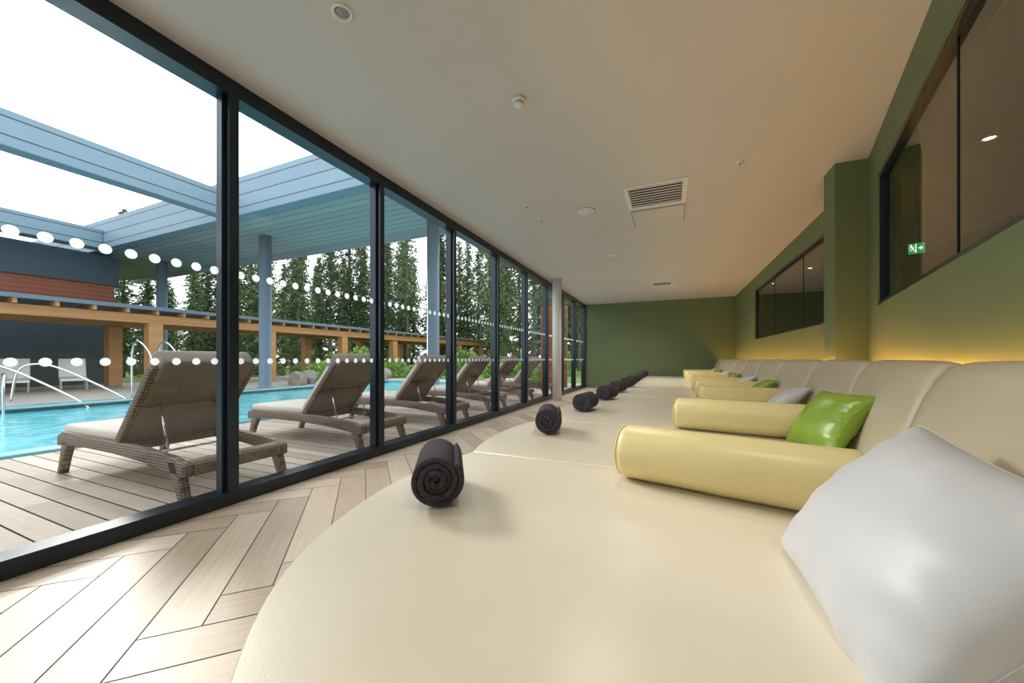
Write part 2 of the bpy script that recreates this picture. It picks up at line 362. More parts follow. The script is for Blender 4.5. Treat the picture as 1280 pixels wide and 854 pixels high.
# ------------------------------------------------------------------ day beds
def topX(y): 
    a=.58+.2394*y; b=1.42; k=.12
    return -k*math.log(math.exp(-a/k)+math.exp(-b/k))
BZ=.45
prof=[(0.0,.30),(0,.95),(-.015,.985),(-.05,.995),(-.09,.98),(-.125,.93),(-.16,.84),(-.195,.74),(-.23,.63),(-.26,.52),(-.275,.44),(-.275,.30)]
bounds=[.0,1.92,3.2,4.45,5.68,6.9,8.1,9.3,10.5,11.7,12.9]
def daybed(idx,y0,y1):
    pts=[]
    if idx==0:
        pts=[(.28,.03),(-.1,.08),(-.42,.19),(-.69,.375),(-.90,.60),(-1.03,.85),(-1.12,1.15),(-1.145,1.4),(-1.13,1.65),(-1.085,1.92)]
        out=[]
        for j in range(len(pts)-1):
            p0=Vector(pts[max(j-1,0)]);p1=Vector(pts[j]);p2=Vector(pts[j+1]);p3=Vector(pts[min(j+2,len(pts)-1)])
            for q in range(6):
                t=q/6
                out.append(.5*((2*p1)+(-p0+p2)*t+(2*p0-5*p1+4*p2-p3)*t*t+(-p0+3*p1-3*p2+p3)*t**3))
        out.append(Vector(pts[-1])); pts=[(p.x,p.y) for p in out]
    else:
        for q in range(25):
            t=q/24; pts.append((-1.085-.10*math.sin(math.pi*t)**.8,y0+(y1-y0)*t))
    back=[]
    for q in range(13):
        yy=y1+(y0-y1)*q/12; back.append((topX(yy)-.262,yy))
    if idx==0: back=[p for p in back if p[1]>.0]; back[-1]=(topX(.03)-.262,.03)
    poly=pts+back
    g_=.0012
    bm=bmesh.new()
    def ring(z,off):
        n_=len(poly); r=[]
        for j in range(n_):
            p=Vector(poly[j]); a=Vector(poly[j-1]); b=Vector(poly[(j+1)%n_])
            d=((p-a).normalized()+(b-p).normalized())
            if d.length<1e-6: d=(b-a)
            d.normalize(); nrm=Vector((-d.y,d.x))
            r.append((p,nrm))
        return [bm.verts.new(((p+nn*(-off)).x,(p+nn*(-off)).y,z)) for p,nn in r]
    area=sum(poly[j][0]*poly[(j+1)%len(poly)][1]-poly[(j+1)%len(poly)][0]*poly[j][1] for j in range(len(poly)))
    sg=-1 if area>0 else 1
    R=.040; rings=[ring(.10,sg*g_)]
    rings.append(ring(.16,sg*g_)); rings.append(ring(.163,sg*(g_+.006))); rings.append(ring(.168,sg*g_))
    for q in range(0,7):
        t=q/6*math.pi/2; rings.append(ring(BZ-R+R*math.sin(t),sg*(g_+R*.28*(1-math.cos(t)))))
    for a,b in zip(rings[:-1],rings[1:]):
        for j in range(len(a)): bm.faces.new([a[j],a[(j+1)%len(a)],b[(j+1)%len(a)],b[j]])
    bm.faces.new(rings[0][::-1]); top=bm.faces.new(rings[-1])
    me=bm_mesh("mattress",bm,M["leather"],True)
    for p in me.polygons:
        if len(p.vertices)>10: p.use_smooth=False
    bm=bmesh.new()
    a=ring(0,sg*.10); b=ring(.10,sg*.10)
    for j in range(len(a)): bm.faces.new([a[j],a[(j+1)%len(a)],b[(j+1)%len(a)],b[j]])
    bm.faces.new(a[::-1]); bm.faces.new(b)
    pl=bm_mesh("plinth",bm,M["plinth"])
    V=[];F=[];ny=16; ys=[y0+.002+(y1-y0-.004)*q/ny for q in range(ny+1)]
    if idx==0: ys=[-.15+(y1-.002+.15)*q/ny for q in range(ny+1)]
    for q,yy in enumerate(ys):
        e=min(q,ny-q); sh=[.014,.005,.0015,0][min(e,3)]
        for (d,z) in prof:
            zz=z-(sh if z>.9 else 0); V.append((topX(yy)+d+(sh if d<-.04 else 0),yy,zz))
    m_=len(prof)
    for q in range(ny):
        for k in range(m_-1): F.append((q*m_+k,q*m_+k+1,(q+1)*m_+k+1,(q+1)*m_+k))
        F.append((q*m_+m_-1,q*m_,(q+1)*m_,(q+1)*m_+m_-1))
    F.append(tuple(range(m_))); F.append(tuple(ny*m_+k for k in range(m_-1,-1,-1)))
    bk=mesh_from("backrest",V,F,M["leather_shade"],True)
    bm=bmesh.new(); bm.from_mesh(bk); bmesh.ops.recalc_face_normals(bm,faces=bm.faces[:]); bm.to_mesh(bk); bm.free()
    for p in bk.polygons:
        if len(p.vertices)>4: p.use_smooth=False
    lab="cream leather daybed with rounded end and curved backrest" if idx==0 else "cream leather daybed section with bowed front and curved backrest"
    thing("daybed",lab,"daybed",[("mattress",me),("plinth",pl,"dark recessed plinth"),("backrest",bk)],group="row of cream leather daybeds")
for k in range(len(bounds)-1): daybed(k,bounds[k],bounds[k+1])
pts=[(topX(y)+.035,y,.93) for y in [-.3+.3*k for k in range(45)]]
solo("led_strip","warm amber light strip hidden behind the daybed backrests","light strip",tube("led",pts,.008,M["led"],6))
# bolsters
def bolster_mesh(L,r=.12):
    pr=[(.002,-L/2),(r-.052,-L/2)]
    for q in range(1,9):
        t=q/8*math.pi/2; pr.append((r-.05+.05*math.sin(t),-L/2+.05*(1-math.cos(t))))
    pr2=[(a,-z) for a,z in reversed(pr)]
    return lathe("bolster",pr+[(r,-L/4),(r*1.01,0),(r,L/4)]+pr2,M["yellow"],40)
def bolster_caps(L,r=.12):
    return tube("piping",[( (r-.012)*math.cos(2*math.pi*k/36),(r-.012)*math.sin(2*math.pi*k/36),-L/2+.012) for k in range(37)],.003,M["yellow"],6)
bol=[((-.215,1.81),(.62,1.60)),((.03,3.24),(.98,3.06)),((.30,4.78),(1.12,4.72)),((.33,6.05),(1.13,6.02)),((.33,7.3),(1.13,7.3)),((.35,8.55),(1.13,8.55)),((.35,9.8),(1.13,9.8)),((.35,11.0),(1.13,11.0)),((.35,12.2),(1.13,12.2))]
cache={}
for a,b in bol:
    A=Vector((a[0],a[1],BZ+.121)); B=Vector((b[0],b[1],BZ+.121)); L=round((B-A).length,2)
    if L not in cache: cache[L]=(bolster_mesh(L),bolster_caps(L))
    d=(B-A).normalized(); q=d.to_track_quat('Z','Y').to_matrix().to_4x4()
    thing("bolster_cushion","pale yellow leather cylindrical bolster lying across the daybed","cushion",[("bolster_body",cache[L][0]),("piping",cache[L][1])],group="yellow bolster cushions",mtx=Matrix.Translation((A+B)/2)@q)
# pillows
def edgepos(u,v,w,h):
    c=1-.05*(abs(u)*abs(v))**7
    return (u*w/2*(1-.11*(1-v*v)*abs(u)**3)*c, v*h/2*(1-.11*(1-u*u)*abs(v)**3)*c)
def pillow_mesh(w,h,t,m_,seed=0,N=40):
    rnd=random.Random(seed); V=[];F=[]; idx={}
    ph=[rnd.uniform(0,6.28) for _ in range(6)]
    for side in (1,-1):
        for i_ in range(N+1):
            for j in range(N+1):
                u=-1+2*i_/N; v=-1+2*j/N
                if side==-1 and (i_ in(0,N) or j in(0,N)): idx[(side,i_,j)]=idx[(1,i_,j)]; continue
                px,py=edgepos(u,v,w,h)
                th=(max(0,(1-u*u))**.50)*(max(0,(1-v*v))**.50)*(1-.15*(u*u*v*v))
                # folds radiating from the corners / creases along the seams
                wr=.009*math.sin(4*u+ph[0]+2*v)*math.sin(3*v+ph[1])+.024*math.sin(15*u+3*v+ph[2])*abs(v)**4+.024*math.sin(16*v-4*u+ph[3])*abs(u)**4
                z=side*t/2*th*(1+wr*4)
                idx[(side,i_,j)]=len(V); V.append((px,py,z))
    for side in (1,-1):
        for i_ in range(N):
            for j in range(N):
                f=[idx[(side,i_,j)],idx[(side,i_+1,j)],idx[(side,i_+1,j+1)],idx[(side,i_,j+1)]]
                F.append(tuple(f if side==1 else f[::-1]))
    return mesh_from("pillow",V,F,m_,True)
def pillow_seam(w,h,m_):
    P=[];N=28
    def e(u,v): 
        a=edgepos(u,v,w,h); return (a[0],a[1],0)
    for k in range(N): P.append(e(-1+2*k/N,-1))
    for k in range(N): P.append(e(1,-1+2*k/N))
    for k in range(N): P.append(e(1-2*k/N,1))
    for k in range(N+1): P.append(e(-1,1-2*k/N))
    return tube("seam",P,.0022,m_,6)
def place_pillow(label,m_,center,wdir,hdir,w,h,t,seed):
    X=Vector(wdir).normalized(); Yv=Vector(hdir); Yv=(Yv-X*Yv.dot(X)).normalized(); Z=X.cross(Yv)
    mt=Matrix((X,Yv,Z)).transposed().to_4x4(); mt.translation=Vector(center)
    thing("pillow",label,"pillow",[("pillow_cover",pillow_mesh(w,h,t,m_,seed)),("piping",pillow_seam(w,h,m_))],group="scatter pillows on the daybeds",mtx=mt)
place_pillow("large white leather pillow leaning on the backrest",M["pwhite"],(.448,1.00,.618),(.06,-1,-.13),(.24,0,.32),.56,.48,.24,1)
place_pillow("glossy lime green leather pillow beside a yellow bolster",M["pgreen"],(.86,2.76,.632),(.22,-1,.02),(.17,.05,.27),.50,.41,.17,2)
yl=[(4.30,"pwhite","white leather pillow beside a yellow bolster"),(5.55,"pgreen","lime green leather pillow beside a yellow bolster"),(6.75,"pwhite","white leather pillow beside a yellow bolster"),(8.05,"pgreen","lime green leather pillow beside a yellow bolster"),(9.3,"pwhite","white leather pillow beside a yellow bolster"),(10.55,"pgreen","lime green leather pillow beside a yellow bolster"),(11.75,"pwhite","white leather pillow beside a yellow bolster")]
for k,(yy,mn,lb) in enumerate(yl):
    place_pillow(lb,M[mn],(topX(yy)-.39,yy,.60),(0,-1,.05),(.28,0,.24),.46,.42,.15,5+k)
# towels
def towel_mesh(L=.34,R=.104):
    turns=4.3; N=150; V=[];F=[]
    th=(R-.010)/turns*.985
    ins=[];out=[]
    for k in range(N+1):
        t=k/N; a=t*turns*2*math.pi-1.2; r=.010+(R-.010)*t
        out.append((r*math.cos(a),r*math.sin(a))); r2=max(.001,r-th); ins.append((r2*math.cos(a),r2*math.sin(a)))
    ys=[(-L/2,-.22),(-L/2+.006,0),(-L/4,0),(0,0),(L/4,0),(L/2-.006,0),(L/2,-.22)]
    for y,sh in ys:
        for k in range(N+1):
            ox,oz=out[k]; ix,iz=ins[k]; mx_,mz=(ox+ix)/2,(oz+iz)/2; f=1+sh
            yo=y+ (.006*math.sin(k*.11)+.004*math.sin(k*.37) if abs(y)>L*.4 else 0)
            V.append((mx_+(ox-mx_)*f,yo,mz+(oz-mz)*f+R)); V.append((mx_+(ix-mx_)*f,yo,mz+(iz-mz)*f+R))
    st=2*(N+1)
    for j in range(len(ys)-1):
        for k in range(N):
            b=j*st+2*k
            F.append((b,b+2,b+2+st,b+st)); F.append((b+1,b+1+st,b+3+st,b+3))
        b=j*st; F.append((b,b+st,b+st+1,b+1)); b=j*st+2*N; F.append((b,b+1,b+1+st,b+st))
    for k in range(N):
        F.append((2*k,2*k+1,2*k+3,2*k+2)); b=(len(ys)-1)*st+2*k; F.append((b,b+2,b+3,b+1))
    me=mesh_from("towel",V,F,M["towel"],True)
    bm=bmesh.new(); bm.from_mesh(me); bmesh.ops.recalc_face_normals(bm,faces=bm.faces[:]); bm.to_mesh(me); bm.free()
    return me
tm=towel_mesh()
for k,(x,y,r) in enumerate([(-.875,1.265,.57),(-.86,2.70,.28),(-.84,3.95,-.1),(-.80,5.16,-.25),(-.80,6.33,-.3),(-.77,7.6,-.3),(-.78,8.75,-.36),(-.78,9.95,-.3),(-.78,11.1,-.35),(-.78,12.2,-.35)]):
    o=solo("rolled_towel","rolled charcoal terry towel resting on the daybed","towel",tm,(x,y,BZ),r,group="rolled charcoal towels")
# ------------------------------------------------------------------ ceiling fixtures
dl_ring=lathe("ring",[(.058,.002),(.058,-.006),(.046,-.010),(.040,-.004),(.038,.0)],M["white"],32)
dl_in=lathe("lens",[(.036,0),(.034,-.003),(.001,-.004)],M["grey"],24)
sp_body=lathe("sp",[(.12,.002),(.12,-.008),(.112,-.014),(.02,-.016),(.001,-.016)],M["white"],40)
sp_rim=lathe("sprim",[(.127,.002),(.127,-.005),(.121,-.006),(.121,0)],M["grey"],40)
sd_body=lathe("sd",[(.052,.002),(.052,-.018),(.045,-.024),(.036,-.026),(.036,-.038),(.028,-.050),(.001,-.053)],M["white"],32)
sd_ring=lathe("sdr",[(.0375,-.028),(.040,-.031),(.0375,-.034)],M["grey"],32)
spk_rose=lathe("rose",[(.036,.004),(.036,-.004),(.014,-.010),(.001,-.010)],M["white"],24)
spk_pin=lathe("pin",[(.006,-.010),(.006,-.024),(.014,-.027),(.014,-.030),(.001,-.030)],M["grey"],16)
for x,y in [(-1.67,1.50),(-1.0,10.9),(-.95,9.0)]:
    thing("recessed_downlight","round white recessed ceiling downlight","downlight",[("bezel",dl_ring),("lens",dl_in)],(x,y,ZC))
for x,y in [(-1.01,4.76),(-.98,6.97)]:
    thing("ceiling_speaker","round flush white ceiling speaker","speaker",[("grille",sp_body),("rim",sp_rim)],(x,y,ZC))
for x,y in [(-1.03,2.52)]:
    thing("smoke_detector","white domed smoke detector on the ceiling","smoke detector",[("housing",sd_body),("sensor_ring",sd_ring)],(x,y,ZC))
for x,y in [(.62,4.16),(-1.65,4.3),(-1.64,4.82),(-.2,7.6),(-1.6,7.4),(.8,8.0)]:
    thing("sprinkler_head","small white pendant fire sprinkler head","sprinkler",[("escutcheon",spk_rose),("deflector",spk_pin)],(x,y,ZC))
def vent(cx,cy,sz,label):
    h=sz/2
    def ringq(bm,r0,z0,r1,z1):
        a=[bm.verts.new((sx*r0,sy*r0,z0)) for sx,sy in((-1,-1),(1,-1),(1,1),(-1,1))]; b=[bm.verts.new((sx*r1,sy*r1,z1)) for sx,sy in((-1,-1),(1,-1),(1,1),(-1,1))]
        for j in range(4): bm.faces.new([a[j],a[(j+1)%4],b[(j+1)%4],b[j]])
    bm=bmesh.new(); ringq(bm,h,0.001,h,-.012); ringq(bm,h,-.012,h*.86,-.012); ringq(bm,h*.86,-.012,h*.84,0); fr=bm_mesh("vf",bm,M["white"])
    bm=bmesh.new()
    hh=h*.83; nsl=8
    for k in range(nsl):
        y0=-hh+2*hh*k/nsl+.006; y1=y0+2*hh/nsl*.62
        v=[bm.verts.new(p) for p in [(-hh,y0,-.012),(hh,y0,-.012),(hh,y1,-.003),(-hh,y1,-.003)]]; bm.faces.new(v)
        v=[bm.verts.new(p) for p in [(-hh,y0,-.012),(hh,y0,-.012),(hh,y0-.004,-.010),(-hh,y0-.004,-.010)]]; bm.faces.new(v)
    lv=bm_mesh("vl",bm,M["white"])
    bk=boxes("vb",[(-h*.86,h*.86,-h*.86,h*.86,-.0015,.001)],M["dark"])  # flat dark plate, shade of the duct put into its colour
    thing("air_vent",label,"air vent",[("vent_frame",fr),("louvre",lv),("duct_shade_plate",bk,"dark plate painted as the shade inside the duct")],(cx,cy,ZC-.0005))
vent(-.16,4.61,.66,"square white louvred ceiling air vent"); vent(-.2,10.1,.5,"square white louvred ceiling air vent")
thing("access_panel","flush white ceiling access panel beside the air vent","access panel",[("panel",boxes("ap",[(-.31,.31,-.29,.29,-.010,.004)],M["ceiling"],.002,1)),("panel_frame",boxes("apf",[(-.325,-.312,-.305,.305,-.007,.003),(.312,.325,-.305,.305,-.007,.003),(-.312,.312,-.305,-.292,-.007,.003),(-.312,.312,.292,.305,-.007,.003)],M["grey"]))],(-.15,5.32,ZC))
# corridor fittings
for x,y in [(2.54,4.57),(2.6,1.9),(2.7,7.5),(2.7,9.6),(2.4,11.2)]:
    thing("recessed_downlight","small lit recessed downlight in the corridor ceiling","downlight",[("bezel",dl_ring),("lens",lathe("l2",[(.036,-.002),(.001,-.005)],M["lampglow"],24))],(x,y,ZC))
# exit sign
K=.62
sw,sh=.20*K,.18*K
sg_=boxes("sg",[(-sw/2,sw/2,-.012,.012,-sh/2,sh/2)],M["signgreen"],.002,1)
V=[];F=[]
def poly(pts,y=-.0135):
    b=len(V); V.extend([(p[0]*K,y,p[1]*K) for p in pts]); F.append(tuple(range(b,b+len(pts))))
poly([(-.085+.014*math.cos(t*.5236)+.02,.062+.014*math.sin(t*.5236)) for t in range(12)])
poly([(-.075,.045),(-.055,.047),(-.035,.005),(-.055,-.002)])
poly([(-.062,.045),(-.035,.030),(-.018,.036),(-.020,.028),(-.036,.020),(-.060,.032)])
poly([(-.072,.044),(-.090,.020),(-.088,.000),(-.081,.001),(-.080,.018),(-.066,.034)])
poly([(-.052,.004),(-.036,.006),(-.022,-.028),(-.024,-.062),(-.034,-.062),(-.034,-.030)])
poly([(-.054,.004),(-.042,-.002),(-.060,-.036),(-.088,-.040),(-.088,-.030),(-.066,-.026)])
poly([(-.015,-.075),(-.015,.078),(.0,.078),(.0,-.075)])
poly([(.020,.012),(.050,.012),(.050,-.012),(.020,-.012)]); poly([(.048,.036),(.085,0),(.048,-.036)])
sgp=mesh_from("sp",V,F,M["signwhite"])
thing("exit_sign","green running man fire exit sign with arrow hanging in the corridor","exit sign",[("sign_panel",sg_),("pictogram",sgp,"white running man, doorway and arrow"),("hanger",boxes("hg",[(-.004,.004,-.004,.004,sh/2,ZC-2.2)],M["grey"]))],(2.45,5.4,2.2),math.radians(-24))
# ------------------------------------------------------------------ outdoors: ground, deck, pool
for bx in [(-90,-21.01,-25,80,-.4,-.06),(-21,60,15.21,80,-.4,-.06)]:
    g=solo("grass_ground","rough green lawn and forest ground","grass",boxes("gr",[bx],M["grass"])); g["kind"]="stuff"
q=[]
y=YB-3
while y<15:
    a=y+.005; b=y+.140; cut=-4.6+random.choice([-.7,0,.6])
    q.append([(-6.1,a),(cut-.002,a),(cut-.002,b),(-6.1,b)]); q.append([(cut+.002,a),(WX-.07,a),(WX-.07,b),(cut+.002,b)])
    y+=.145
bm=boards("deck",q,None); me=bm_mesh("deck",bm,M["deck"])
bm=bmesh.new(); bm.from_mesh(me); n0=len(bm.faces)
for f in bm.faces:
    if f.normal.z<0: f.normal_flip()
add_box(bm,-6.1,WX-.07,YB-3,15.1,-.3,-.008); bm.faces.ensure_lookup_table()
for f in bm.faces[n0:]: f.material_index=1
me.materials.append(M["plinth"]); bm.to_mesh(me); bm.free()
solo("timber_deck","weathered timber deck boards beside the pool","deck",me)
solo("pool_paving","pale stone paving around the far side of the pool","paving",boxes("pv",[(-21,-12.51,-12,15.2,-.3,0)],M["paving"]))
solo("pool_paving","pale stone paving at the end of the pool","paving",boxes("pv2",[(-12.5,-6.11,13.61,15.2,-.3,0)],M["paving"]))
w=thing("swimming_pool","turquoise outdoor swimming pool with mosaic edge","swimming pool",[("water",boxes("w",[(-12.45,-6.15,-12,13.55,-.16,-.10)],M["water"])),("pool_edge",boxes("pe",[(-6.15,-6.10,-12,13.6,-.3,.002),(-12.5,-12.45,-12,13.6,-.3,.002),(-12.45,-6.15,13.55,13.6,-.3,.002)],M["pooltile"],0),"blue-green mosaic tiles"),("coping",boxes("cp",[(-6.38,-6.11,-12,13.59,.001,.03),(-12.5,-12.2,-12,13.59,-.02,.03)],M["pooltile"],.006,1),"mosaic coping")])
# ------------------------------------------------------------------ sun loungers
def lounger_parts(wick,backm,cush):
    rail=[(-.95,.24),(-.95,.33),(-.85,.37),(-.5,.36),(.0,.355),(.45,.34),(.8,.31),(.95,.27),(.95,.18),(.78,.195),(.4,.24),(0,.26),(-.5,.265),(-.83,.25)]
    fr=prism_xz("fr",[(rail,-.38,-.32),(rail,.32,.38),([(-.95,.25),(-.95,.33),(-.89,.355),(-.89,.27)],-.32,.32),([(.95,.18),(.95,.27),(.86,.29),(.86,.20)],-.32,.32),([(.02,.27),(.02,.33),(.08,.33),(.08,.27)],-.32,.32)],wick,.014,3)
    legs=[]
    for sx in (-1,1):
        x=.80*sx
        P=[(x-.055,.29),(x+.055,.29),(x+.04*1+.07*sx,.14),(x+.03+.12*sx,0),(x-.03+.12*sx,0),(x-.04+.06*sx,.14)]
        for sy in (-.38,.32): legs.append(prism_xz("lg",[(P,sy,sy+.06)],wick,.010,2))
    seat=prism_xz("st",[([(-.89,.325),(.05,.325),(.05,.345),(-.89,.345)],-.32,.32)],wick,.004,1)
    d=Vector((.47,.57)).normalized(); nrm=Vector((-d.y,d.x))
    def slab(p0,L,off,th):
        a=Vector(p0)+nrm*off; return [tuple(a),tuple(a+d*L),tuple(a+d*L+nrm*th),tuple(a+nrm*th)]
    hp=(.05,.345)
    back=prism_xz("bk",[(slab(hp,.74,0,.035),-.34,.34)],backm,.010,2)
    bf=prism_xz("bf",[(slab(hp,.76,-.012,.055),-.375,-.325),(slab(hp,.76,-.012,.055),.325,.375),(slab((hp[0]+d.x*.73,hp[1]+d.y*.73),.045,-.014,.06),-.36,.36),(slab((hp[0]+d.x*.36,hp[1]+d.y*.36),.035,-.02,.03),-.36,.36)],wick,.010,2)
    c1=prism_xz("c1",[([(-.93,.347),(.02,.347),(.02,.425),(-.93,.425)],-.345,.345)],cush,.026,3)
    c2=prism_xz("c2",[(slab(hp,.78,.045,.075),-.335,.335)],cush,.028,3)
    hr=prism_xz("hr",[(slab((hp[0]+d.x*.64,hp[1]+d.y*.64),.20,-.030,.160),-.335,.335)],backm,.03,3)
    st1=tube("strut",[(hp[0]+d.x*.42,-.22,hp[1]+d.y*.42-.01),(.42,-.22,.29)],.008,M["steel"],8)
    st2=tube("strut",[(hp[0]+d.x*.42,.22,hp[1]+d.y*.42-.01),(.42,.22,.29)],.008,M["steel"],8)
    bar=tube("bar",[(.42,-.335,.29),(.42,.335,.29)],.009,M["steel"],8)
    return [("frame",fr)]+[("leg",l) for l in legs]+[("seat_panel",seat),("backrest_panel",back,"taupe woven back panel"),("backrest_frame",bf),("seat_cushion",c1,"beige canvas seat cushion"),("back_cushion",c2,"beige canvas back cushion"),("head_cushion",hr,"taupe head roll folded over the backrest"),("strut",st1,"thin metal strut"),("strut",st2,"thin metal strut"),("support_bar",bar,"thin metal bar")]
LP=lounger_parts(M["wicker"],M["wickerback"],M["cushion"])
for k in range(6):
    thing("sun_lounger","brown wicker sun lounger with raised back and beige cushion","sun lounger",LP,(-4.02+random.uniform(-.03,.03),1.78+1.59*k,0),random.uniform(-.02,.02),group="wicker sun loungers on the deck")
# pale chairs across the pool
def chair_parts():
    m_=M["white"]
    seat=prism_xz("s",[([(-.55,.30),(.35,.36),(.35,.42),(-.55,.36)],-.3,.3)],m_,.02,2)
    back=prism_xz("b",[([(.30,.38),(.72,1.02),(.78,.98),(.36,.34)],-.3,.3)],m_,.02,2)
    legs=[boxes("l",[(x-.02,x+.02,y_-.02,y_+.02,0,.33)],M["grey"]) for x in(-.48,.3) for y_ in(-.27,.27)]
    return [("seat",seat),("backrest",back)]+[("leg",l) for l in legs]
CP=chair_parts()
for k,yy in enumerate([1.6,2.9,4.2,5.4,-.1]):
    thing("poolside_chair","pale reclining chair under the timber pergola","chair",CP,(-18.0,yy,0),math.pi-.25,group="pale chairs under the pergola")
# handrails
def hr(pts,name="pool_handrail",lab="curved stainless steel pool handrail"):
    P=[Vector(p) for p in pts]; out=[]
    for j in range(len(P)-1):
        p0=P[max(j-1,0)];p1=P[j];p2=P[j+1];p3=P[min(j+2,len(P)-1)]
        for q_ in range(8):
            t=q_/8; out.append(.5*((2*p1)+(-p0+p2)*t+(2*p0-5*p1+4*p2-p3)*t*t+(-p0+3*p1-3*p2+p3)*t**3))
    out.append(P[-1]); solo(name,lab,"handrail",tube("hr",out,.024,M["steel"],10),group="pool handrails")
for dy in (0,-.75):
    hr([(-14.3,3.3+dy,0),(-14.3,3.4+dy,.70),(-14.15,3.65+dy,.88),(-13.6,3.95+dy,.72),(-12.5,4.5+dy,.12),(-12.2,4.65+dy,-.12)])
    hr([(-12.1,2.7+dy,-.12),(-12.1,2.7+dy,.45),(-12.25,2.75+dy,.66),(-12.8,2.85+dy,.68),(-13.15,2.9+dy,.52),(-13.2,2.9+dy,0)])
for dy in (0,.55):
    hr([(-12.9,4.9+dy,0),(-12.9,4.9+dy,1.2),(-12.6,4.9+dy,1.45),(-12.1,4.9+dy,1.2),(-11.9,4.9+dy,.8),(-11.9,4.9+dy,-.12)])
# ------------------------------------------------------------------ canopy
solo("canopy_beam","blue-grey clad steel roof beam of the outdoor canopy","beam",boxes("b1",[(-12.4,-12.0,-9,6.69,5.2,5.92)],M["bluebeam"],.01,1),group="canopy beams")
solo("canopy_beam","blue-grey clad steel roof beam of the outdoor canopy","beam",boxes("b2",[(-20.4,-19.8,-9,6.69,5.2,5.9)],M["bluebeam"],.01,1),group="canopy beams")
thing("canopy_roof","blue-grey slatted outdoor canopy roof with deep fascia","canopy",[("fascia",boxes("cr1",[(-27,WX-.07,6.7,7.0,5.2,6.3)],M["bluebeam"])),("soffit",boxes("cr",[(-27,WX-.07,7.0,10.2,5.3,5.5),(-27,WX-.07,10.2,10.35,5.15,5.75)],M["soffit"]))])
colm=lathe("cc",[(.26,0),(.26,.03),(.19,.031),(.19,5.295)],M["bluecol"],32)
for x,y in [(-6.75,9.5),(-13.0,8.4),(-20.6,8.8)]:
    solo("canopy_column","tall round blue-grey steel canopy column","column",colm,(x,y,0),group="canopy columns")
thing("pavilion","slate blue pavilion with red cedar cladding band","building",[("lower_wall",boxes("p1",[(-27,-21.02,-12,7.2,0,2.6)],M["bluewall"])),("cladding",boxes("p2",[(-27,-20.9,-12,7.4,2.6,3.98)],M["cedar"]),"red cedar boards"),("parapet",boxes("p3",[(-27,-20.8,-12,7.5,3.98,5.15)],M["bluewall"]),"dark slate blue parapet")])
# pergola
PZ=-.20
pb=boxes("pb",[(-16.55,-16.35,-9,46,2.42+PZ,2.72+PZ),(-19.4,-19.2,-9,46,2.42+PZ,2.72+PZ)],M["timber"],.01,1)
rf=boxes("rf",[(-19.7,-16.1,-9,46.2,2.86+PZ,2.98+PZ)],M["bluecol"])
raf=boxes("raf",[(-19.6,-16.15,y_,y_+.08,2.72+PZ,2.86+PZ) for y_ in [ -9+.75*k for k in range(74)]],M["timber"])
pp=[("beam",pb),("roof_deck",rf,"blue-grey roof edge"),("rafter",raf)]
e=thing("pergola","long orange timber pergola walkway with square posts","pergola",pp)
pm=boxes("po",[(-.19,.19,-.19,.19,0,2.42+PZ)],M["timber"],.015,1)
for k in range(14):
    for xx in (-16.45,-19.3):
        c=bpy.data.objects.new("post",pm); COL.objects.link(c); c.parent=e; c.location=(xx,-5.2+4.0*k,0 if -5.2+4.0*k<15 else -.06)
solo("timber_screen","red cedar clad screen wall beside the glazing","screen",boxes("ts",[(-4.3,-3.35,12.6,12.75,0,2.9)],M["cedar"]))
# ------------------------------------------------------------------ vegetation
def quadcloud(pts,size,m_,rnd,droop=.3,flat=.6):
    V=[];F=[]
    for p in pts:
        s_=size*rnd.uniform(.6,1.4)
        a=Vector((rnd.gauss(0,1),rnd.gauss(0,1),rnd.gauss(0,.5)-droop)).normalized()*s_
        b=Vector((rnd.gauss(0,1),rnd.gauss(0,1),rnd.gauss(0,flat))).normalized()*s_*.30
        k=len(V); V+= [p-a*.5-b*.4,p-a*.1+b*.0-b, p+a*.5, p-a*.1+b]; F.append((k,k+1,k+2,k+3))
    return V,F
def conifer(seed,H,base,rad,nb,per,size=.25):
    rnd=random.Random(seed)
    trunk=tube("trunk",[(0,0,0),(rnd.uniform(-.08,.08),rnd.uniform(-.08,.08),H*.4),(rnd.uniform(-.1,.1),rnd.uniform(-.1,.1),H*.75),(0,0,H)],[.17,.13,.07,.015],M["bark"],8)
    pts=[]
    for k in range(nb):
        t=(k+rnd.random())/nb; z=base+(H-base)*t; L=rad*(1-t)**.6*rnd.uniform(.6,1.1)+.12; a=rnd.uniform(0,6.28)
        m_=max(5,int(per*(L/rad)))
        for j in range(m_):
            s_=(j+rnd.random())/m_
            pts.append(Vector((math.cos(a)*L*s_+rnd.gauss(0,.10),math.sin(a)*L*s_+rnd.gauss(0,.10),z+.15*L*s_-.45*L*s_*s_+rnd.gauss(0,.07))))
    V,F=quadcloud(pts,size,M["pine"],rnd)
    return [("trunk",trunk),("foliage",mesh_from("fol",V,F,M["pine"]))]
def birch(seed,H):
    rnd=random.Random(seed); lx=rnd.uniform(-.5,.5)
    trunk=tube("trunk",[(0,0,0),(lx*.2,.05,H*.35),(lx*.7,0,H*.7),(lx,0,H)],[.13,.11,.07,.012],M["birch"],8)
    pts=[]
    for k in range(70):
        t=rnd.random(); z=H*(.42+.58*t); a=rnd.uniform(0,6.28); L=1.3*(1-t)**.5*rnd.uniform(.5,1)+.3
        for j in range(22):
            s_=rnd.random(); pts.append(Vector((lx*z/H+math.cos(a)*L*s_+rnd.gauss(0,.15),math.sin(a)*L*s_+rnd.gauss(0,.15),z+.4*L*s_+rnd.gauss(0,.15))))
    V,F=quadcloud(pts,.17,M["leaf"],rnd,.1)
    return [("trunk",trunk,"pale birch trunk"),("foliage",mesh_from("fol",V,F,M["leaf"]))]
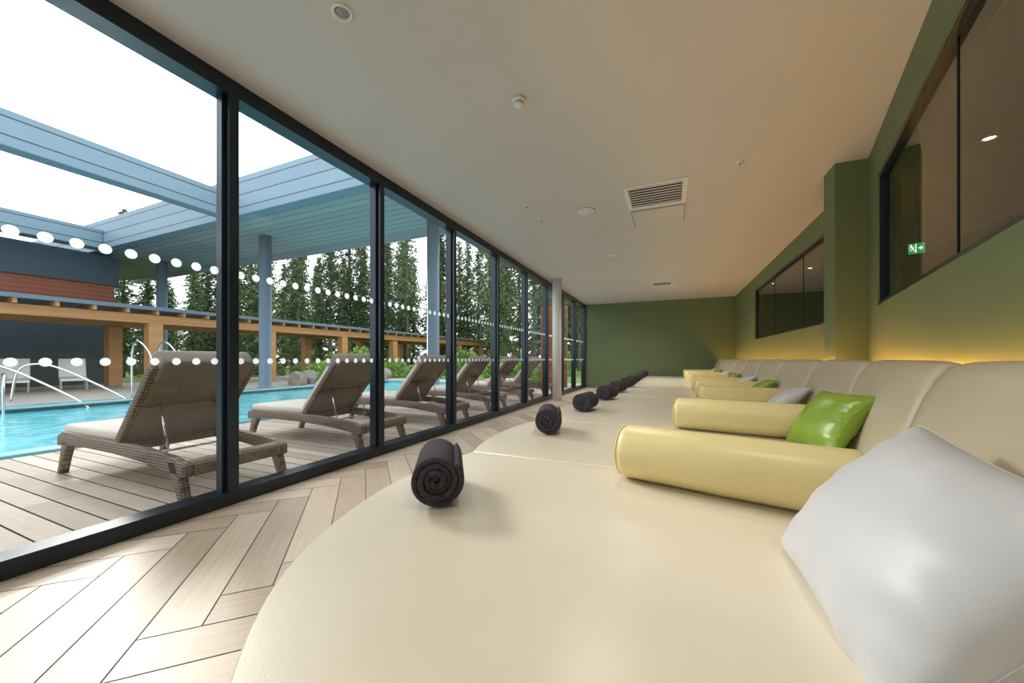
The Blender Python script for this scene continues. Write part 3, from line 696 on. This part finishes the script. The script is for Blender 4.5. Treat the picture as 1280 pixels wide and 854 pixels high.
CT=[conifer(11,15,2.4,1.9,270,36,.25),conifer(12,17,3.4,2.0,290,36,.25),conifer(13,13,1.6,1.8,240,36,.25),conifer(14,18,5.0,1.9,260,36,.25)]
CF=[conifer(15,15,.2,2.3,330,38,.34),conifer(16,17,.3,2.4,350,38,.34),conifer(17,19,.5,2.5,370,38,.34)]
BT=[birch(21,9.5),birch(22,11.5),birch(23,10)]
rnd=random.Random(5); placed=[]
def ok(x,y):
    if x>-24.0 and y<24.0: return False
    if -21.8<x<-14.0 and y<48: return False
    if x<-21 and y<10.5: return False
    an=math.degrees(math.atan2(-x,y))
    return 6<an<74
def scatter(n_,dmin,dmax,gap,kind):
    tries=0; c=0
    while tries<14000 and c<n_:
        tries+=1
        x=rnd.uniform(-66,-3); y=rnd.uniform(6,62)
        d=math.hypot(x,y)
        if not ok(x,y) or d<dmin or d>dmax: continue
        if any((x-a)**2+(y-b)**2<gap**2 for a,b,_ in placed): continue
        placed.append((x,y,kind)); c+=1
scatter(120,24,42,2.9,0)
scatter(140,41,54,3.3,1)
placed.sort(key=lambda p:math.hypot(p[0],p[1]))
print("trees",len(placed))
for k,(x,y,back_) in enumerate(placed):
    an=math.degrees(math.atan2(-x,y))
    if back_ or an>60: t=CF[k%3]; nm,lb,ct="pine_tree","bushy dark green conifer in the woodland","tree"
    elif k%4==3: t=BT[k%3]; nm,lb,ct="birch_tree","slender pale-trunked birch in the woodland","tree"
    else: t=CT[(k*7)%4]; nm,lb,ct="pine_tree","tall dark green conifer in the woodland","tree"
    e=thing(nm,lb,ct,t,(x,y,-.06),rnd.uniform(0,6.28),group="woodland trees"); sc=rnd.uniform(.85,1.10)
    if an>60: sc*=.50
    elif an>42: sc=min(sc*.9,.85)
    else: sc*=1.05
    e.scale=(min(sc,.93),min(sc,.93),sc)
def bush(seed,rx,rz,n_):
    rnd=random.Random(seed); pts=[]
    for k in range(n_):
        a=rnd.uniform(0,6.28); c=rnd.uniform(0,1); r=rnd.uniform(.7,1)**.5*(1+.15*math.sin(3*a+seed))
        s_=math.sqrt(1-c*c); pts.append(Vector((rx*r*s_*math.cos(a),rx*r*s_*math.sin(a),.05+rz*r*c)))
    V,F=quadcloud(pts,.14,M["bush"],rnd,0,1)
    return mesh_from("bush",V,F,M["bush"])
BU=[bush(31,.9,1.0,2400),bush(32,1.0,.8,2600),bush(33,.75,1.5,2200)]
pos=[(-14.9,17.0),(-12.6,17.0),(-10.3,17.0),(-8.0,17.0),(-5.7,17.0),(-22.8,12.6),(-22.8,15.0),(-22.8,17.4),(-22.8,19.8),(-22.6,22.2),(-13.8,20.0),(-11.5,20.0),(-22.8,10.2),(-14.9,12.4),(-14.9,14.6),(-9.2,20.0),(-7.0,20.0),(-13.8,22.8),(-11.2,22.6),(-8.8,22.8),(-6.2,22.6)]
for k,(x,y) in enumerate(pos):
    o=solo("garden_shrub","leafy green garden shrub beyond the pool","shrub",BU[k%3],(x,y,-.06 if not(x>-21 and y<15.2) else 0),k*1.3,group="garden shrubs"); 
def rock(seed):
    rnd=random.Random(seed); bm=bmesh.new(); bmesh.ops.create_icosphere(bm,subdivisions=3,radius=.4)
    ds=[(Vector((rnd.gauss(0,1),rnd.gauss(0,1),rnd.gauss(0,1))).normalized(),rnd.uniform(.22,.36)) for _ in range(9)]
    for v in bm.verts:
        for d_,k_ in ds:
            e_=v.co.dot(d_)-k_
            if e_>0: v.co-=d_*e_
        v.co.z=max(v.co.z,-.16)+.16
    return bm_mesh("rock",bm,M["rock"])
RK=[rock(1),rock(2),rock(3)]
for k in range(8):
    solo("garden_rock","weathered grey boulder at the pool edge","rock",RK[k%3],(-13.2-.35*(k%2),9.8+.72*k,0 if 9.8+.72*k<15 else -.06),k*1.1,group="boulders beside the pool")
# ------------------------------------------------------------------ light
wd=bpy.data.worlds.new("World"); S.world=wd; wd.use_nodes=True; nt=wd.node_tree
bg=nt.nodes["Background"]; tc=nt.nodes.new("ShaderNodeTexCoord"); sp=nt.nodes.new("ShaderNodeSeparateXYZ"); nt.links.new(tc.outputs["Generated"],sp.inputs[0])
cr=nt.nodes.new("ShaderNodeValToRGB"); cr.color_ramp.elements[0].position=.0; cr.color_ramp.elements[0].color=(.98,.98,1,1); cr.color_ramp.elements[1].position=.8; cr.color_ramp.elements[1].color=(.82,.91,1,1)
nt.links.new(sp.outputs["Z"],cr.inputs[0]); nt.links.new(cr.outputs[0],bg.inputs["Color"]); bg.inputs["Strength"].default_value=2.35
def lamp(name,kind,loc,rotn,energy,color,**kw):
    l=bpy.data.lights.new(name,kind); l.energy=energy; l.color=color
    for k,v in kw.items(): setattr(l,k,v)
    o=bpy.data.objects.new(name,l); COL.objects.link(o); o.location=loc; o.rotation_euler=rotn
    return o
sun=lamp("sun","SUN",(0,0,12),(0,0,0),2.2,(1,.93,.84),angle=math.radians(13))
d=Vector((1,-.35,-.60)); sun.rotation_euler=d.to_track_quat('-Z','Y').to_euler()
for x,y,e_ in [(-1.67,1.5,24),(.1,.9,30),(-.6,3.2,44),(-.6,6.0,58),(-1.0,9.0,68),(-1.0,10.9,84)]:  # added fill lamps under the ceiling, only there to brighten the room
    lamp("fill_spot","SPOT",(x,y,ZC-.06),(0,0,0),e_,(1,.955,.89),spot_size=math.radians(150),spot_blend=1,shadow_soft_size=.12)
for x,y in [(2.54,4.57),(2.6,1.9),(2.7,7.5),(2.7,9.6)]:
    lamp("corridor_spot","SPOT",(x,y,ZC-.04),(0,0,0),16,(1,.80,.55),spot_size=math.radians(140),spot_blend=1,shadow_soft_size=.05)
# ------------------------------------------------------------------ camera
cam=bpy.data.cameras.new("Camera"); co=bpy.data.objects.new("Camera",cam); COL.objects.link(co)
cam.sensor_width=36; cam.lens=460/1280*36; cam.shift_y=22/1280; cam.clip_start=.02; cam.clip_end=300
co.location=(0,0,1.0); co.rotation_euler=(math.pi/2,0,math.radians(23.3))
S.camera=co
S.view_settings.view_transform='Standard'
S.view_settings.exposure=.28
